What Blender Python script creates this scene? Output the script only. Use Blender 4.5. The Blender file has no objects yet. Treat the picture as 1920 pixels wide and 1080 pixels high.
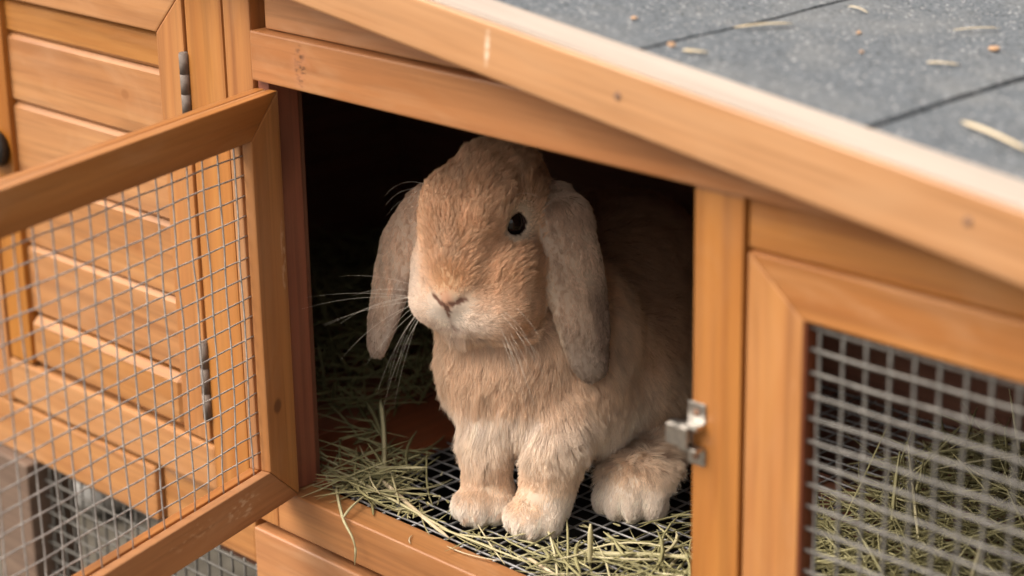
import bpy, bmesh, math, random
import numpy as np
from mathutils import Vector, Matrix, kdtree
random.seed(7)
rng = np.random.default_rng(11)
R = math.radians
S = bpy.context.scene
COL = S.collection

# ------------------------------------------------------------------ camera, sky, sun, exposure
cam_d = bpy.data.cameras.new('camera')
cam = bpy.data.objects.new('camera', cam_d); COL.objects.link(cam)
cam_d.sensor_width = 36; cam_d.lens = 74.0
cam_d.clip_start = .05; cam_d.clip_end = 400
M = Matrix(((.7036992, .71029661, -.01691616), (-.21580192, .23636039, .94739817), (.67693202, -.6630328, .31960999))).transposed()
cam.matrix_world = Matrix.Translation((1.09451229, -.84570903, .76418061)) @ M.to_4x4()
cam_d.dof.use_dof = True; cam_d.dof.focus_distance = 1.435; cam_d.dof.aperture_fstop = 4.2
S.camera = cam

SUN_EL, SUN_AZ = R(52), R(-118)       # azimuth of the sun as seen from the hutch, from +X counter-clockwise
w = bpy.data.worlds.new('World'); S.world = w; w.use_nodes = True
nt = w.node_tree; nt.nodes.clear()
sky = nt.nodes.new('ShaderNodeTexSky'); sky.sky_type = 'NISHITA'; sky.sun_disc = False
sky.sun_elevation = SUN_EL; sky.sun_rotation = math.pi/2 - SUN_AZ
sky.air_density = 1.0; sky.dust_density = 4.0; sky.ozone_density = .6
hs = nt.nodes.new('ShaderNodeHueSaturation'); hs.inputs['Saturation'].default_value = .25
tn = nt.nodes.new('ShaderNodeMix'); tn.data_type = 'RGBA'; tn.blend_type = 'MULTIPLY'; tn.inputs[0].default_value = 1
tn.inputs[7].default_value = (1.0, .93, .84, 1)
bg = nt.nodes.new('ShaderNodeBackground'); bg.inputs[1].default_value = .125
wo = nt.nodes.new('ShaderNodeOutputWorld')
nt.links.new(sky.outputs[0], hs.inputs['Color']); nt.links.new(hs.outputs[0], tn.inputs[6])
nt.links.new(tn.outputs[2], bg.inputs[0]); nt.links.new(bg.outputs[0], wo.inputs[0])
sl = bpy.data.lights.new('sun', 'SUN'); sl.energy = 1.45; sl.angle = R(45); sl.color = (1, .93, .84)
so = bpy.data.objects.new('sun', sl); COL.objects.link(so)
sd = Vector((math.cos(SUN_AZ)*math.cos(SUN_EL), math.sin(SUN_AZ)*math.cos(SUN_EL), math.sin(SUN_EL)))
so.rotation_euler = sd.to_track_quat('Z', 'Y').to_euler(); so.location = (0, 0, 5)
S.view_settings.view_transform = 'Standard'; S.view_settings.look = 'None'
S.view_settings.exposure = 1.12; S.view_settings.gamma = 1.0
S.view_settings.use_curve_mapping = False
S.cycles.use_denoising = True
S.cycles.max_bounces = 8; S.cycles.diffuse_bounces = 4; S.cycles.glossy_bounces = 3

# ------------------------------------------------------------------ materials
def newmat(name):
    m = bpy.data.materials.new(name); m.use_nodes = True
    t = m.node_tree; b = t.nodes['Principled BSDF']
    return m, t, b
def N(t, typ, **kw):
    n = t.nodes.new(typ)
    for k, v in kw.items():
        if k.startswith('i_'): n.inputs[k[2:].replace('_', ' ')].default_value = v
        else: setattr(n, k, v)
    return n
def mixc(t, fac, a, b, blend='MIX'):
    n = t.nodes.new('ShaderNodeMix'); n.data_type = 'RGBA'; n.blend_type = blend
    for s, v in ((0, fac), (6, a), (7, b)):
        if hasattr(v, 'is_output'): t.links.new(v, n.inputs[s])
        elif s == 0: n.inputs[0].default_value = v
        else: n.inputs[s].default_value = (*v, 1)
    return n.outputs[2]
def ramp(t, src, p0, p1):
    n = t.nodes.new('ShaderNodeMapRange'); n.inputs[1].default_value = p0; n.inputs[2].default_value = p1
    t.links.new(src, n.inputs[0]); return n.outputs[0]
def mathn(t, op, a, b=None):
    n = t.nodes.new('ShaderNodeMath'); n.operation = op
    for i, v in enumerate((a, b)):
        if v is None: continue
        if hasattr(v, 'is_output'): t.links.new(v, n.inputs[i])
        else: n.inputs[i].default_value = v
    return n.outputs[0]

def wood(name, light, dark, worn=.35, rough=.42, marks=(), wornc=(.56, .315, .16)):
    """stained softwood: the grain follows each board's own local X."""
    light, dark, wornc = (tuple(.92*v for v in q) for q in (light, dark, wornc))
    m, t, b = newmat(name)
    tc = N(t, 'ShaderNodeTexCoord'); oi = N(t, 'ShaderNodeObjectInfo')
    off = t.nodes.new('ShaderNodeVectorMath'); off.operation = 'MULTIPLY_ADD'
    cmb = t.nodes.new('ShaderNodeCombineXYZ')
    r7 = mathn(t, 'MULTIPLY', oi.outputs['Random'], 7.0); r3 = mathn(t, 'MULTIPLY', oi.outputs['Random'], 3.1)
    t.links.new(r7, cmb.inputs[0]); t.links.new(r3, cmb.inputs[1]); t.links.new(r7, cmb.inputs[2])
    ad = t.nodes.new('ShaderNodeVectorMath'); ad.operation = 'ADD'
    t.links.new(tc.outputs['Object'], ad.inputs[0]); t.links.new(cmb.outputs[0], ad.inputs[1])
    def stretched(sx, sy, sz, scale, det, dist=0., rough_=.6):
        mp = N(t, 'ShaderNodeMapping'); mp.inputs['Scale'].default_value = (sx, sy, sz)
        t.links.new(ad.outputs[0], mp.inputs[0])
        n = N(t, 'ShaderNodeTexNoise'); n.inputs['Scale'].default_value = scale; n.inputs['Detail'].default_value = det
        n.inputs['Distortion'].default_value = dist; n.inputs['Roughness'].default_value = rough_
        t.links.new(mp.outputs[0], n.inputs['Vector']); return n.outputs['Fac']
    fine = stretched(6, 190, 190, 1, 5)
    mid = stretched(3, 45, 45, 1, 4, .8)
    blot = stretched(7, 22, 22, 1, 5, 1.5)
    wearn = stretched(26, 60, 60, 1, 8, 1.0, .7)
    # cathedral rings
    mp = N(t, 'ShaderNodeMapping'); mp.inputs['Scale'].default_value = (2.2, 34, 34); t.links.new(ad.outputs[0], mp.inputs[0])
    wv = N(t, 'ShaderNodeTexWave', wave_type='RINGS', rings_direction='X'); wv.inputs['Scale'].default_value = 1.3
    wv.inputs['Distortion'].default_value = 4.5; wv.inputs['Detail'].default_value = 2; wv.inputs['Detail Scale'].default_value = .6
    t.links.new(mp.outputs[0], wv.inputs['Vector'])
    f1 = ramp(t, mid, .32, .72)
    c = mixc(t, f1, light, dark)
    ring = mathn(t, 'MULTIPLY', ramp(t, wv.outputs['Fac'], .35, 1), .18)
    c = mixc(t, ring, c, tuple(x*.62 for x in dark))
    c = mixc(t, mathn(t, 'MULTIPLY', ramp(t, fine, .48, .72), .5), c, tuple(x*.55 for x in dark))
    c = mixc(t, mathn(t, 'MULTIPLY', ramp(t, blot, .5, .72), worn), c, wornc)
    c = mixc(t, mathn(t, 'MULTIPLY', ramp(t, wearn, .66, .74), worn*.9), c, tuple(min(1, x*1.35) for x in wornc))
    # board to board difference
    hv = N(t, 'ShaderNodeHueSaturation'); t.links.new(c, hv.inputs['Color'])
    t.links.new(ramp2(t, oi.outputs['Random'], .88, 1.08), hv.inputs['Value'])
    t.links.new(ramp2(t, oi.outputs['Random'], 1.05, .92), hv.inputs['Saturation'])
    c = hv.outputs[0]
    # knots
    mp2 = N(t, 'ShaderNodeMapping'); mp2.inputs['Scale'].default_value = (4.5, 13, 13); t.links.new(ad.outputs[0], mp2.inputs[0])
    vo = N(t, 'ShaderNodeTexVoronoi'); vo.inputs['Scale'].default_value = 1; t.links.new(mp2.outputs[0], vo.inputs['Vector'])
    kn = mathn(t, 'SUBTRACT', 1.0, ramp(t, vo.outputs['Distance'], .05, .17))
    c = mixc(t, mathn(t, 'MULTIPLY', kn, .55), c, tuple(x*.35 for x in dark))
    for (lx, ly, rx, ry, col, lo, hi, amt, nsc) in marks:       # wear with a shape of its own on one board
        sp = N(t, 'ShaderNodeSeparateXYZ'); t.links.new(tc.outputs['Object'], sp.inputs[0])
        dx = mathn(t, 'DIVIDE', mathn(t, 'SUBTRACT', sp.outputs[0], lx), rx)
        dy = mathn(t, 'DIVIDE', mathn(t, 'SUBTRACT', sp.outputs[1], ly), ry)
        d = mathn(t, 'ADD', mathn(t, 'POWER', mathn(t, 'ABSOLUTE', dx), 2.0), mathn(t, 'POWER', mathn(t, 'ABSOLUTE', dy), 2.0))
        msk = mathn(t, 'SUBTRACT', 1.0, ramp(t, d, .3, 1.0))
        nn = N(t, 'ShaderNodeTexNoise'); nn.inputs['Scale'].default_value = nsc; nn.inputs['Detail'].default_value = 4
        mp3 = N(t, 'ShaderNodeMapping'); mp3.inputs['Scale'].default_value = (.45, 1, 1)
        t.links.new(tc.outputs['Object'], mp3.inputs[0]); t.links.new(mp3.outputs[0], nn.inputs['Vector'])
        fac = mathn(t, 'MULTIPLY', mathn(t, 'MULTIPLY', msk, ramp(t, nn.outputs['Fac'], lo, hi)), amt)
        c = mixc(t, fac, c, col)
    t.links.new(c, b.inputs['Base Color'])
    t.links.new(ramp2(t, wearn, rough-.06, rough+.22), b.inputs['Roughness'])
    b.inputs['Specular IOR Level'].default_value = .5
    b.inputs['Coat Weight'].default_value = .35; b.inputs['Coat Roughness'].default_value = .32
    bm_ = N(t, 'ShaderNodeBump'); bm_.inputs['Strength'].default_value = .35; bm_.inputs['Distance'].default_value = .0004
    hgt = mathn(t, 'ADD', mathn(t, 'MULTIPLY', fine, .6), mathn(t, 'ADD', mathn(t, 'MULTIPLY', mid, .9), mathn(t, 'MULTIPLY', kn, -.6)))
    t.links.new(hgt, bm_.inputs['Height']); t.links.new(bm_.outputs[0], b.inputs['Normal'])
    return m
def ramp2(t, src, o0, o1, p0=0., p1=1.):
    n = t.nodes.new('ShaderNodeMapRange'); n.inputs[1].default_value = p0; n.inputs[2].default_value = p1
    n.inputs[3].default_value = o0; n.inputs[4].default_value = o1
    t.links.new(src, n.inputs[0]); return n.outputs[0]

W_RAIL = wood('rail_wood', (.52, .222, .064), (.37, .130, .031), worn=.36)
W_POST = wood('post_wood', (.51, .207, .038), (.37, .122, .017), worn=.15)
W_PLANK = wood('plank_wood', (.52, .235, .072), (.375, .142, .034), worn=.3)
W_EDGE = wood('barge_wood', (.61, .325, .155), (.46, .215, .085), worn=.4, rough=.30,
              marks=[(-.066, .004, .0022, .013, (.85, .68, .52), .3, .6, .75, 300)])
W_SPLIT = wood('rough_rail_wood', (.52, .225, .085), (.385, .142, .042), worn=.45,
               marks=[(-.313, .0, .0065, .016, (.10, .035, .012), .46, .56, .9, 420), (-.313, .0, .012, .017, (.42, .18, .08), .4, .6, .6, 200)])
W_KNOT = wood('knotty_stile_wood', (.51, .207, .038), (.37, .122, .017), worn=.2,
              marks=[(-.072, -.004, .0065, .0055, (.12, .04, .012), .25, .5, .8, 160), (.03, .012, .03, .003, (.62, .42, .26), .45, .6, .6, 260)])
W_SCUFF = wood('scuffed_rail_wood', (.52, .222, .064), (.37, .130, .031), worn=.36,
              marks=[(-.118, .001, .022, .010, (.66, .46, .30), .5, .64, .75, 330), (-.06, .004, .03, .008, (.60, .38, .22), .52, .66, .6, 420)])
W_KPLANK = wood('knotty_plank_wood', (.52, .235, .072), (.375, .142, .034), worn=.3,
              marks=[(.052, .003, .006, .0045, (.22, .085, .025), .2, .5, .8, 120), (.052, .003, .016, .010, (.36, .14, .04), .2, .6, .5, 90)])
W_JAMBSHADE = wood('jamb_shade_wood', (.27, .068, .022), (.20, .045, .014), worn=.04, rough=.5)  # dark red puts the shade of the jamb and window reveal into the colour
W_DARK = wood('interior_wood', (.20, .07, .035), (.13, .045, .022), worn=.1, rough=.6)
W_RED = wood('floor_plank_wood', (.42, .12, .05), (.32, .08, .03), worn=.1, rough=.5)
W_LEG = wood('old_leg_wood', (.20, .13, .09), (.13, .08, .055), worn=.2, rough=.7, wornc=(.3, .22, .16))

def metal(name, col, rough, metallic=1.):
    m, t, b = newmat(name)
    n = N(t, 'ShaderNodeTexNoise'); n.inputs['Scale'].default_value = 180; n.inputs['Detail'].default_value = 5
    tc = N(t, 'ShaderNodeTexCoord'); t.links.new(tc.outputs['Object'], n.inputs['Vector'])
    c = mixc(t, ramp(t, n.outputs['Fac'], .35, .7), col, tuple(x*.6 for x in col)); t.links.new(c, b.inputs['Base Color'])
    b.inputs['Metallic'].default_value = metallic
    t.links.new(ramp2(t, n.outputs['Fac'], rough-.1, rough+.2), b.inputs['Roughness'])
    return m
M_WIRE = metal('galvanised_wire', (.60, .57, .55), .5, .6)
M_RUN = metal('old_run_wire', (.15, .14, .125), .7, .3)
M_WIRE2 = metal('dull_wire', (.25, .235, .215), .6, .5)
M_FLOORWIRE = metal('floor_wire', (.46, .45, .45), .5, .6)
M_LATCH = metal('latch_steel', (.68, .65, .61), .3)
M_HINGE = metal('hinge_steel', (.22, .18, .155), .7, .3)
M_BLACK = metal('black_plastic', (.02, .02, .02), .45, 0)
M_NAIL = metal('nail_metal', (.30, .17, .11), .6, .2)

def simple(name, c1, c2, sc, rough=.9, bump=.0, dist=.002):
    m, t, b = newmat(name)
    tc = N(t, 'ShaderNodeTexCoord')
    n = N(t, 'ShaderNodeTexNoise'); n.inputs['Scale'].default_value = sc; n.inputs['Detail'].default_value = 6
    t.links.new(tc.outputs['Object'], n.inputs['Vector'])
    t.links.new(mixc(t, ramp(t, n.outputs['Fac'], .35, .65), c1, c2), b.inputs['Base Color'])
    b.inputs['Roughness'].default_value = rough
    if bump:
        bb = N(t, 'ShaderNodeBump'); bb.inputs['Strength'].default_value = bump; bb.inputs['Distance'].default_value = dist
        t.links.new(n.outputs['Fac'], bb.inputs['Height']); t.links.new(bb.outputs[0], b.inputs['Normal'])
    return m
M_SOIL = simple('soil', (.06, .05, .037), (.12, .105, .08), 25, .95, .8, .01)
M_STONE = simple('stone', (.40, .39, .37), (.28, .27, .26), 18, .8, .3, .004)
M_TRAY = simple('tray_shade', (.012, .010, .008), (.03, .025, .018), 60, .9, .5, .003)  # near-black colour stands in for the shade below the wire floor

def felt_material():
    m, t, b = newmat('mineral_felt')
    tc = N(t, 'ShaderNodeTexCoord')
    v = N(t, 'ShaderNodeTexVoronoi'); v.inputs['Scale'].default_value = 620; v.inputs['Randomness'].default_value = 1
    t.links.new(tc.outputs['Object'], v.inputs['Vector'])
    sp = N(t, 'ShaderNodeSeparateColor'); t.links.new(v.outputs['Color'], sp.inputs[0])
    c = mixc(t, sp.outputs[0], (.072, .082, .093), (.165, .180, .197))
    c = mixc(t, ramp(t, sp.outputs[1], .95, .98), c, (.42, .42, .42))
    c = mixc(t, ramp(t, sp.outputs[2], .92, .96), c, (.03, .032, .036))
    n = N(t, 'ShaderNodeTexNoise'); n.inputs['Scale'].default_value = 22; n.inputs['Detail'].default_value = 5
    t.links.new(tc.outputs['Object'], n.inputs['Vector'])
    c = mixc(t, mathn(t, 'MULTIPLY', ramp(t, n.outputs['Fac'], .45, .7), .4), c, (.21, .21, .205))
    t.links.new(c, b.inputs['Base Color'])
    b.inputs['Roughness'].default_value = .75
    bb = N(t, 'ShaderNodeBump'); bb.inputs['Strength'].default_value = .9; bb.inputs['Distance'].default_value = .0012
    t.links.new(mathn(t, 'ADD', sp.outputs[0], mathn(t, 'MULTIPLY', n.outputs['Fac'], .8)), bb.inputs['Height'])
    t.links.new(bb.outputs[0], b.inputs['Normal'])
    return m
M_FELT = felt_material()
M_SEAM = simple('felt_edge', (.012, .012, .012), (.03, .029, .027), 300, .95, .5)

def straw_mat(name, cols):
    m, t, b = newmat(name)
    at = N(t, 'ShaderNodeAttribute', attribute_name='tone')
    c = mixc(t, at.outputs['Fac'], cols[0], cols[1])
    c = mixc(t, ramp(t, at.outputs['Fac'], .82, 1), c, cols[2])
    t.links.new(c, b.inputs['Base Color']); b.inputs['Roughness'].default_value = .55
    b.inputs['Subsurface Weight'].default_value = 0
    return m
M_HAY = straw_mat('hay', ((.19, .17, .07), (.45, .41, .21), (.68, .60, .38)))
M_STRAW = simple('dry_straw', (.60, .48, .30), (.72, .60, .42), 60, .6)
M_CHIP = simple('wood_chip', (.55, .34, .2), (.45, .27, .15), 90, .8)

# ------------------------------------------------------------------ builders
def link(o, parent=None):
    COL.objects.link(o)
    if parent is not None: o.parent = parent
    return o
def mesh_obj(name, verts, faces, mat, parent=None, smooth=False):
    me = bpy.data.meshes.new(name); me.from_pydata([tuple(v) for v in verts], [], faces); me.update()
    if mat: me.materials.append(mat)
    if smooth: me.polygons.foreach_set('use_smooth', [True]*len(me.polygons))
    return link(bpy.data.objects.new(name, me), parent)
def bm_obj(name, bm, mat, parent=None, smooth=False):
    bmesh.ops.recalc_face_normals(bm, faces=bm.faces)
    me = bpy.data.meshes.new(name); bm.to_mesh(me); bm.free()
    me.materials.append(mat)
    if smooth: me.polygons.foreach_set('use_smooth', [True]*len(me.polygons))
    return link(bpy.data.objects.new(name, me), parent)
def empty(name, parent=None, loc=(0, 0, 0), rot=(0, 0, 0)):
    o = bpy.data.objects.new(name, None); o.empty_display_size = .05
    o.location = loc; o.rotation_euler = rot
    return link(o, parent)
def thing(o, label, cat, group=None, kind=None):
    o['label'] = label; o['category'] = cat
    if group: o['group'] = group
    if kind: o['kind'] = kind
    return o

def prism(name, pts, ax, ay, origin, t, mat, parent, bev=.0014, wob=0., segs=2):
    """polygon pts (3-D points in the plane ax, ay at origin) pulled forward by t along ax x ay;
    the object's own X is the grain."""
    ax = Vector(ax).normalized(); ay = Vector(ay).normalized(); az = ax.cross(ay)
    o0 = Vector(origin)
    loc = [((Vector(p)-o0).dot(ax), (Vector(p)-o0).dot(ay)) for p in pts]
    cx = (min(p[0] for p in loc)+max(p[0] for p in loc))/2; cy = (min(p[1] for p in loc)+max(p[1] for p in loc))/2
    bm = bmesh.new()
    lo = [bm.verts.new((a-cx, b_-cy, -t/2)) for a, b_ in loc]; hi = [bm.verts.new((a-cx, b_-cy, t/2)) for a, b_ in loc]
    n = len(loc)
    bm.faces.new(lo[::-1]); bm.faces.new(hi)
    for i in range(n): bm.faces.new((lo[i], lo[(i+1) % n], hi[(i+1) % n], hi[i]))
    if bev: bmesh.ops.bevel(bm, geom=bm.edges[:], offset=bev, segments=segs, affect='EDGES', profile=.6)
    o = bm_obj(name, bm, mat, parent)
    mw = Matrix((ax, ay, az)).transposed().to_4x4()
    mw.translation = o0 + ax*cx + ay*cy + az*(t/2)
    o.matrix_basis = mw
    return o
def board(name, xz, yf, t, mat, parent, grain='x', **kw):
    """a board in the plane of the hutch front: outline xz, front face at yf, t thick going back."""
    pts = [(x, yf+t, z) for x, z in xz]
    if grain == 'x': return prism(name, pts, (1, 0, 0), (0, 0, 1), (0, yf+t, 0), t, mat, parent, **kw)
    return prism(name, pts, (0, 0, 1), (-1, 0, 0), (0, yf+t, 0), t, mat, parent, **kw)
def rect(x0, x1, z0, z1): return [(x0, z0), (x1, z0), (x1, z1), (x0, z1)]
def slab(name, x0, x1, y0, y1, z0, z1, mat, parent, grain='x', bev=.001):
    pts = [(x0, y0, z0), (x1, y0, z0), (x1, y1, z0), (x0, y1, z0)]
    if grain == 'x': return prism(name, pts, (1, 0, 0), (0, 1, 0), (0, 0, z0), z1-z0, mat, parent, bev=bev)
    return prism(name, pts, (0, 1, 0), (-1, 0, 0), (0, 0, z0), z1-z0, mat, parent, bev=bev)

def tube_data(V, F, pts, r, sides=5, taper=None):
    base = len(V); P = [Vector(p) for p in pts]; n = len(P)
    for i, p in enumerate(P):
        d = (P[min(i+1, n-1)]-P[max(i-1, 0)]).normalized()
        a = d.cross(Vector((.31, .17, .93)) if abs(d.z) < .9 else Vector((1, .2, 0))).normalized(); b_ = d.cross(a)
        rr = r*(taper[i] if taper else 1)
        for k in range(sides):
            th = 2*math.pi*k/sides
            V.append(p+a*rr*math.cos(th)+b_*rr*math.sin(th))
    for i in range(n-1):
        for k in range(sides):
            F.append((base+i*sides+k, base+i*sides+(k+1) % sides, base+(i+1)*sides+(k+1) % sides, base+(i+1)*sides+k))
    F.append(tuple(base+k for k in range(sides))[::-1]); F.append(tuple(base+(n-1)*sides+k for k in range(sides)))
def wire_grid(name, o, ua, ub, A, B, a0, a1, b0, b1, r, mat, parent, jit=.0004, wob=.0006):
    """welded mesh: wires along ua at offsets B, wires along ub at offsets A."""
    o, ua, ub = Vector(o), Vector(ua), Vector(ub); nn = ua.cross(ub).normalized()
    V, F = [], []; rr = random.Random(name)
    ph = [rr.uniform(0, 6.28) for _ in range(4)]
    def dent(a, b_): return wob*(math.sin(a*31+ph[0])*math.sin(b_*27+ph[1])+.5*math.sin(a*77+b_*60+ph[2]))
    for b_ in B:
        j = rr.uniform(-jit, jit); n = 14
        tube_data(V, F, [o+ua*(a0+(a1-a0)*i/n)+ub*(b_+j+.5*jit*math.sin(i*1.7+b_*90))+nn*(dent(a0+(a1-a0)*i/n, b_)+r*.8) for i in range(n+1)], r)
    for a in A:
        j = rr.uniform(-jit, jit); n = 14
        tube_data(V, F, [o+ua*(a+j+.5*jit*math.sin(i*1.9+a*80))+ub*(b0+(b1-b0)*i/n)+nn*(dent(a, b0+(b1-b0)*i/n)-r*.8) for i in range(n+1)], r)
    ob = mesh_obj(name, V, F, mat, parent, smooth=True); ob['kind'] = 'stuff'
    return ob
def fr(a, b_, st):
    out = []; x = a
    while x <= b_+1e-9: out.append(x); x += st
    return out
def cyl(name, c, d, r, h, mat, parent, sides=20, bev=.0004):
    bm = bmesh.new(); bmesh.ops.create_cone(bm, cap_ends=True, segments=sides, radius1=r, radius2=r, depth=h)
    if bev: bmesh.ops.bevel(bm, geom=[e for e in bm.edges if len(e.link_faces) == 2 and any(len(f.verts) > 4 for f in e.link_faces)], offset=bev, segments=2, affect='EDGES')
    o = bm_obj(name, bm, mat, parent, True)
    o.data.polygons.foreach_set('use_smooth', [abs(p.normal.z) < .4 for p in o.data.polygons])
    o.location = c; o.rotation_euler = Vector(d).to_track_quat('Z', 'Y').to_euler()
    return o

# ------------------------------------------------------------------ ground
gv, gf = [], []
gn = 40
for j in range(gn+1):
    for i in range(gn+1):
        x = -1.6+3.2*i/gn; y = -1.3+3.2*j/gn
        gv.append((x, y, -.12+.006*math.sin(x*11+1)*math.sin(y*9)+.004*math.sin(x*23+y*17)))
for j in range(gn):
    for i in range(gn):
        a = j*(gn+1)+i; gf.append((a, a+1, a+gn+2, a+gn+1))
b0 = len(gv); E = 200
gv += [(-E, -E, -.125), (E, -E, -.125), (E, E, -.125), (-E, E, -.125)]
c00, c10, c01, c11 = 0, gn, gn*(gn+1), gn*(gn+1)+gn
gf += [(b0, b0+1, c10, c00), (b0+1, b0+2, c11, c10), (b0+2, b0+3, c01, c11), (b0+3, b0, c00, c01)]
g = mesh_obj('ground', gv, gf, M_SOIL, None, True); g['kind'] = 'structure'; g['label'] = 'dark bare soil under and around the hutch'

# ------------------------------------------------------------------ the hutch
H = empty('rabbit_hutch')
thing(H, 'orange stained wooden rabbit hutch with grey felt roof and its wire door open', 'rabbit hutch')
# opening and right window
board('front_post', rect(.3750, .4095, .1175, .4488), 0, .024, W_POST, H, 'z')
board('top_rail', rect(-.0095, .72, .4495, .4832), -.004, .020, W_SPLIT, H)
board('upper_board', [(-.0025, .4840), (.440, .4840), (-.0025, .5365)], .004, .014, W_RAIL, H)
board('header_board', rect(.4108, .72, .4200, .4490), .003, .016, W_RAIL, H)
board('corner_post', rect(-.0416, -.0125, .1195, .62), -.001, .026, W_POST, H, 'z')
board('corner_post', rect(-.0870, -.0450, .1195, .62), 0, .026, W_POST, H, 'z', bev=.0025)
board('back_strip', rect(-.046, -.002, .12, .62), .0275, .004, W_DARK, H, 'z', bev=0)
board('opening_jamb', rect(-.0105, .0010, .1505, .4485), .0015, .0247, W_JAMBSHADE, H, 'z', bev=.001)
# sill: flat top right back to the wire floor
prism('sill_board', [(-.0165, 0, .1180), (.3745, 0, .1180), (.3745, 0, .1500), (-.0165, 0, .1500)], (1, 0, 0), (0, 0, 1), (0, .0246, 0), .0246, W_RAIL, H, bev=.0022, segs=3)
board('lower_rail', rect(-.0385, .72, .060, .1130), -.004, .020, W_RAIL, H, bev=.0025, segs=3)
board('lower_backing', rect(-.045, .72, .055, .1178), .0175, .006, W_DARK, H, bev=0)
# left side low boards
board('bottom_board', rect(-.42, -.0862, .1235, .1605), 0, .018, W_PLANK, H, bev=.003)
board('tray_front', rect(-.42, -.166, .0745, .1200), 0, .016, W_PLANK, H, bev=.003)
board('tray_front', rect(-.1645, -.0510, .0745, .1200), .007, .014, W_PLANK, H, bev=.003)
board('backing_board', rect(-.42, -.045, .06, .17), .0225, .006, W_DARK, H, bev=0)
slab('hutch_leg', -.395, -.338, -.01, .035, -.118, .0735, W_LEG, H, bev=.002)
slab('hutch_leg', .66, .70, .004, .044, -.118, .055, W_LEG, H, bev=.002)
# closed plank door of the tall part
pd = empty('plank_door', H)
z0 = .163
board('door_stile', [(-.1222, z0), (-.0902, z0), (-.0902, .498), (-.1222, .4658)], 0, .016, W_POST, pd, 'z')
board('door_stile', [(-.3610, z0), (-.3290, z0), (-.3290, .4658), (-.3610, .498)], 0, .016, W_POST, pd, 'z')
board('door_rail', [(-.3287, .4660), (-.1226, .4660), (-.0906, .4982), (-.3607, .4982)], 0, .016, W_PLANK, pd)
prism('door_rail', [(-.3287, 0, z0), (-.1226, 0, z0), (-.1226, 0, .2055), (-.3287, 0, .2055)], (1, 0, 0), (0, 0, 1), (0, .0165, 0), .0160, W_PLANK, pd, bev=.0055, segs=1)
zs = [.2065, .2650, .3235, .3820, .4370, .4655]
for a, b_ in zip(zs[:-1], zs[1:]):
    prism('plank', [(-.3350, .014, a), (-.1166, .014, a), (-.1166, .014, b_-.0006), (-.3350, .014, b_-.0006)], (1, 0, 0), (0, 0, 1), (0, .0155, 0), .0105, W_KPLANK if a in (.3820, .2650) else W_PLANK, pd, bev=.0034, segs=1)
mesh_obj('door_backing', [(-.35, .0175, .17), (-.10, .0175, .17), (-.10, .0175, .49), (-.35, .0175, .49)], [(0, 1, 2, 3)], W_DARK, pd)
for zt, zb in ((.4555, .4125), (.2420, .1830)):
    hg = empty('hinge', pd, (-.0890, -.0015, (zt+zb)/2)); L = (zt-zb)/3
    for k in range(3): cyl('knuckle', (0, 0, (k-1)*L), (0, 0, 1), .0034, L-.0004, M_HINGE, hg, bev=0)
    cyl('hinge_pin', (0, 0, 0), (0, 0, 1), .0031, zt-zb+.002, M_HINGE, hg)
kb = cyl('door_knob', (-.3465, -.006, .343), (0, 1, 0), .0150, .012, M_BLACK, pd, 28, .002)
board('outer_post', rect(-.42, -.3640, .122, .62), -.001, .024, W_POST, H, 'z')
board('tower_rail', rect(-.362, -.089, .500, .60), .001, .020, W_RAIL, H)
# window frame with wire
wf = empty('window_door', H)
board('stile', [(.4130, .153), (.4512, .186), (.4512, .3880), (.4130, .4190)], 0, .0155, W_POST, wf, 'z')
board('rail', [(.4516, .3880), (.720, .3880), (.720, .4192), (.4134, .4192)], 0, .0155, W_RAIL, wf)
board('rail', [(.4134, .1528), (.720, .1528), (.720, .1858), (.4516, .1858)], 0, .0155, W_RAIL, wf)
board('reveal_shade', rect(.4506, .4524, .1862, .3876), .0012, .0142, W_JAMBSHADE, wf, 'z', bev=.0003)  # thin strip added to paint the shade on the window reveal
wire_grid('wire_mesh', (0, .0065, 0), (1, 0, 0), (0, 0, 1), fr(.4575, .72, .0152), fr(.1882, .39, .01305), .4515, .72, .186, .3885, .00115, M_WIRE2, wf)
# open wire door, hinged on the left of the opening
od = empty('wire_door', H, (-.0064, -.0034, 0), (0, 0, R(-74)))
def dboard(name, uz, y0, y1, mat, grain='x', bev=.0014):
    return board(name, uz, y0, y1-y0, mat, od, grain, bev=bev)
L = .366; zb, zt = .1520, .4447
for (ya, yb) in ((0.0, .0078), (.0102, .018)):      # two halves of every member with the wire in the groove between
    back = ya < .005
    bv = .0012
    dboard('stile', [(0, zb), (.0325, .1812), (.0325, .4166), (0, zt)], ya, yb, W_KNOT if not back else W_PLANK, 'z', bv)
    dboard('stile', [(L, zb), (L, zt), (L-.0325, .4166), (L-.0325, .1812)], ya, yb, W_POST, 'z', bv)
    dboard('rail', [(.0004, zb), (L-.0004, zb), (L-.0327, .1812), (.0327, .1812)], ya, yb, W_SCUFF, 'x', bv)
    dboard('rail', [(.0327, .4166), (L-.0327, .4166), (L-.0004, zt), (.0004, zt)], ya, yb, W_RAIL, 'x', bv)
V = []
dboard('groove_filler', [(.003, zb+.003), (.030, .1790), (.030, .419), (.003, zt-.003)], .0074, .0106, W_RAIL, 'z', 0)
dboard('groove_filler', [(.003, zb+.003), (L-.003, zb+.003), (L-.030, .1790), (.030, .1790)], .0074, .0106, W_RAIL, 'x', 0)
dboard('groove_filler', [(.030, .419), (L-.030, .419), (L-.003, zt-.0006), (.003, zt-.0006)], .0074, .0106, W_RAIL, 'x', 0)
wire_grid('wire_mesh', (0, .009, 0), (1, 0, 0), (0, 0, 1), fr(.0413, L-.03, .0162), [.3642+.01413*k for k in range(-12, 4)], .030, L-.030, .178, .419, .00062, M_WIRE, od, jit=.0006, wob=.0009)
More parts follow.
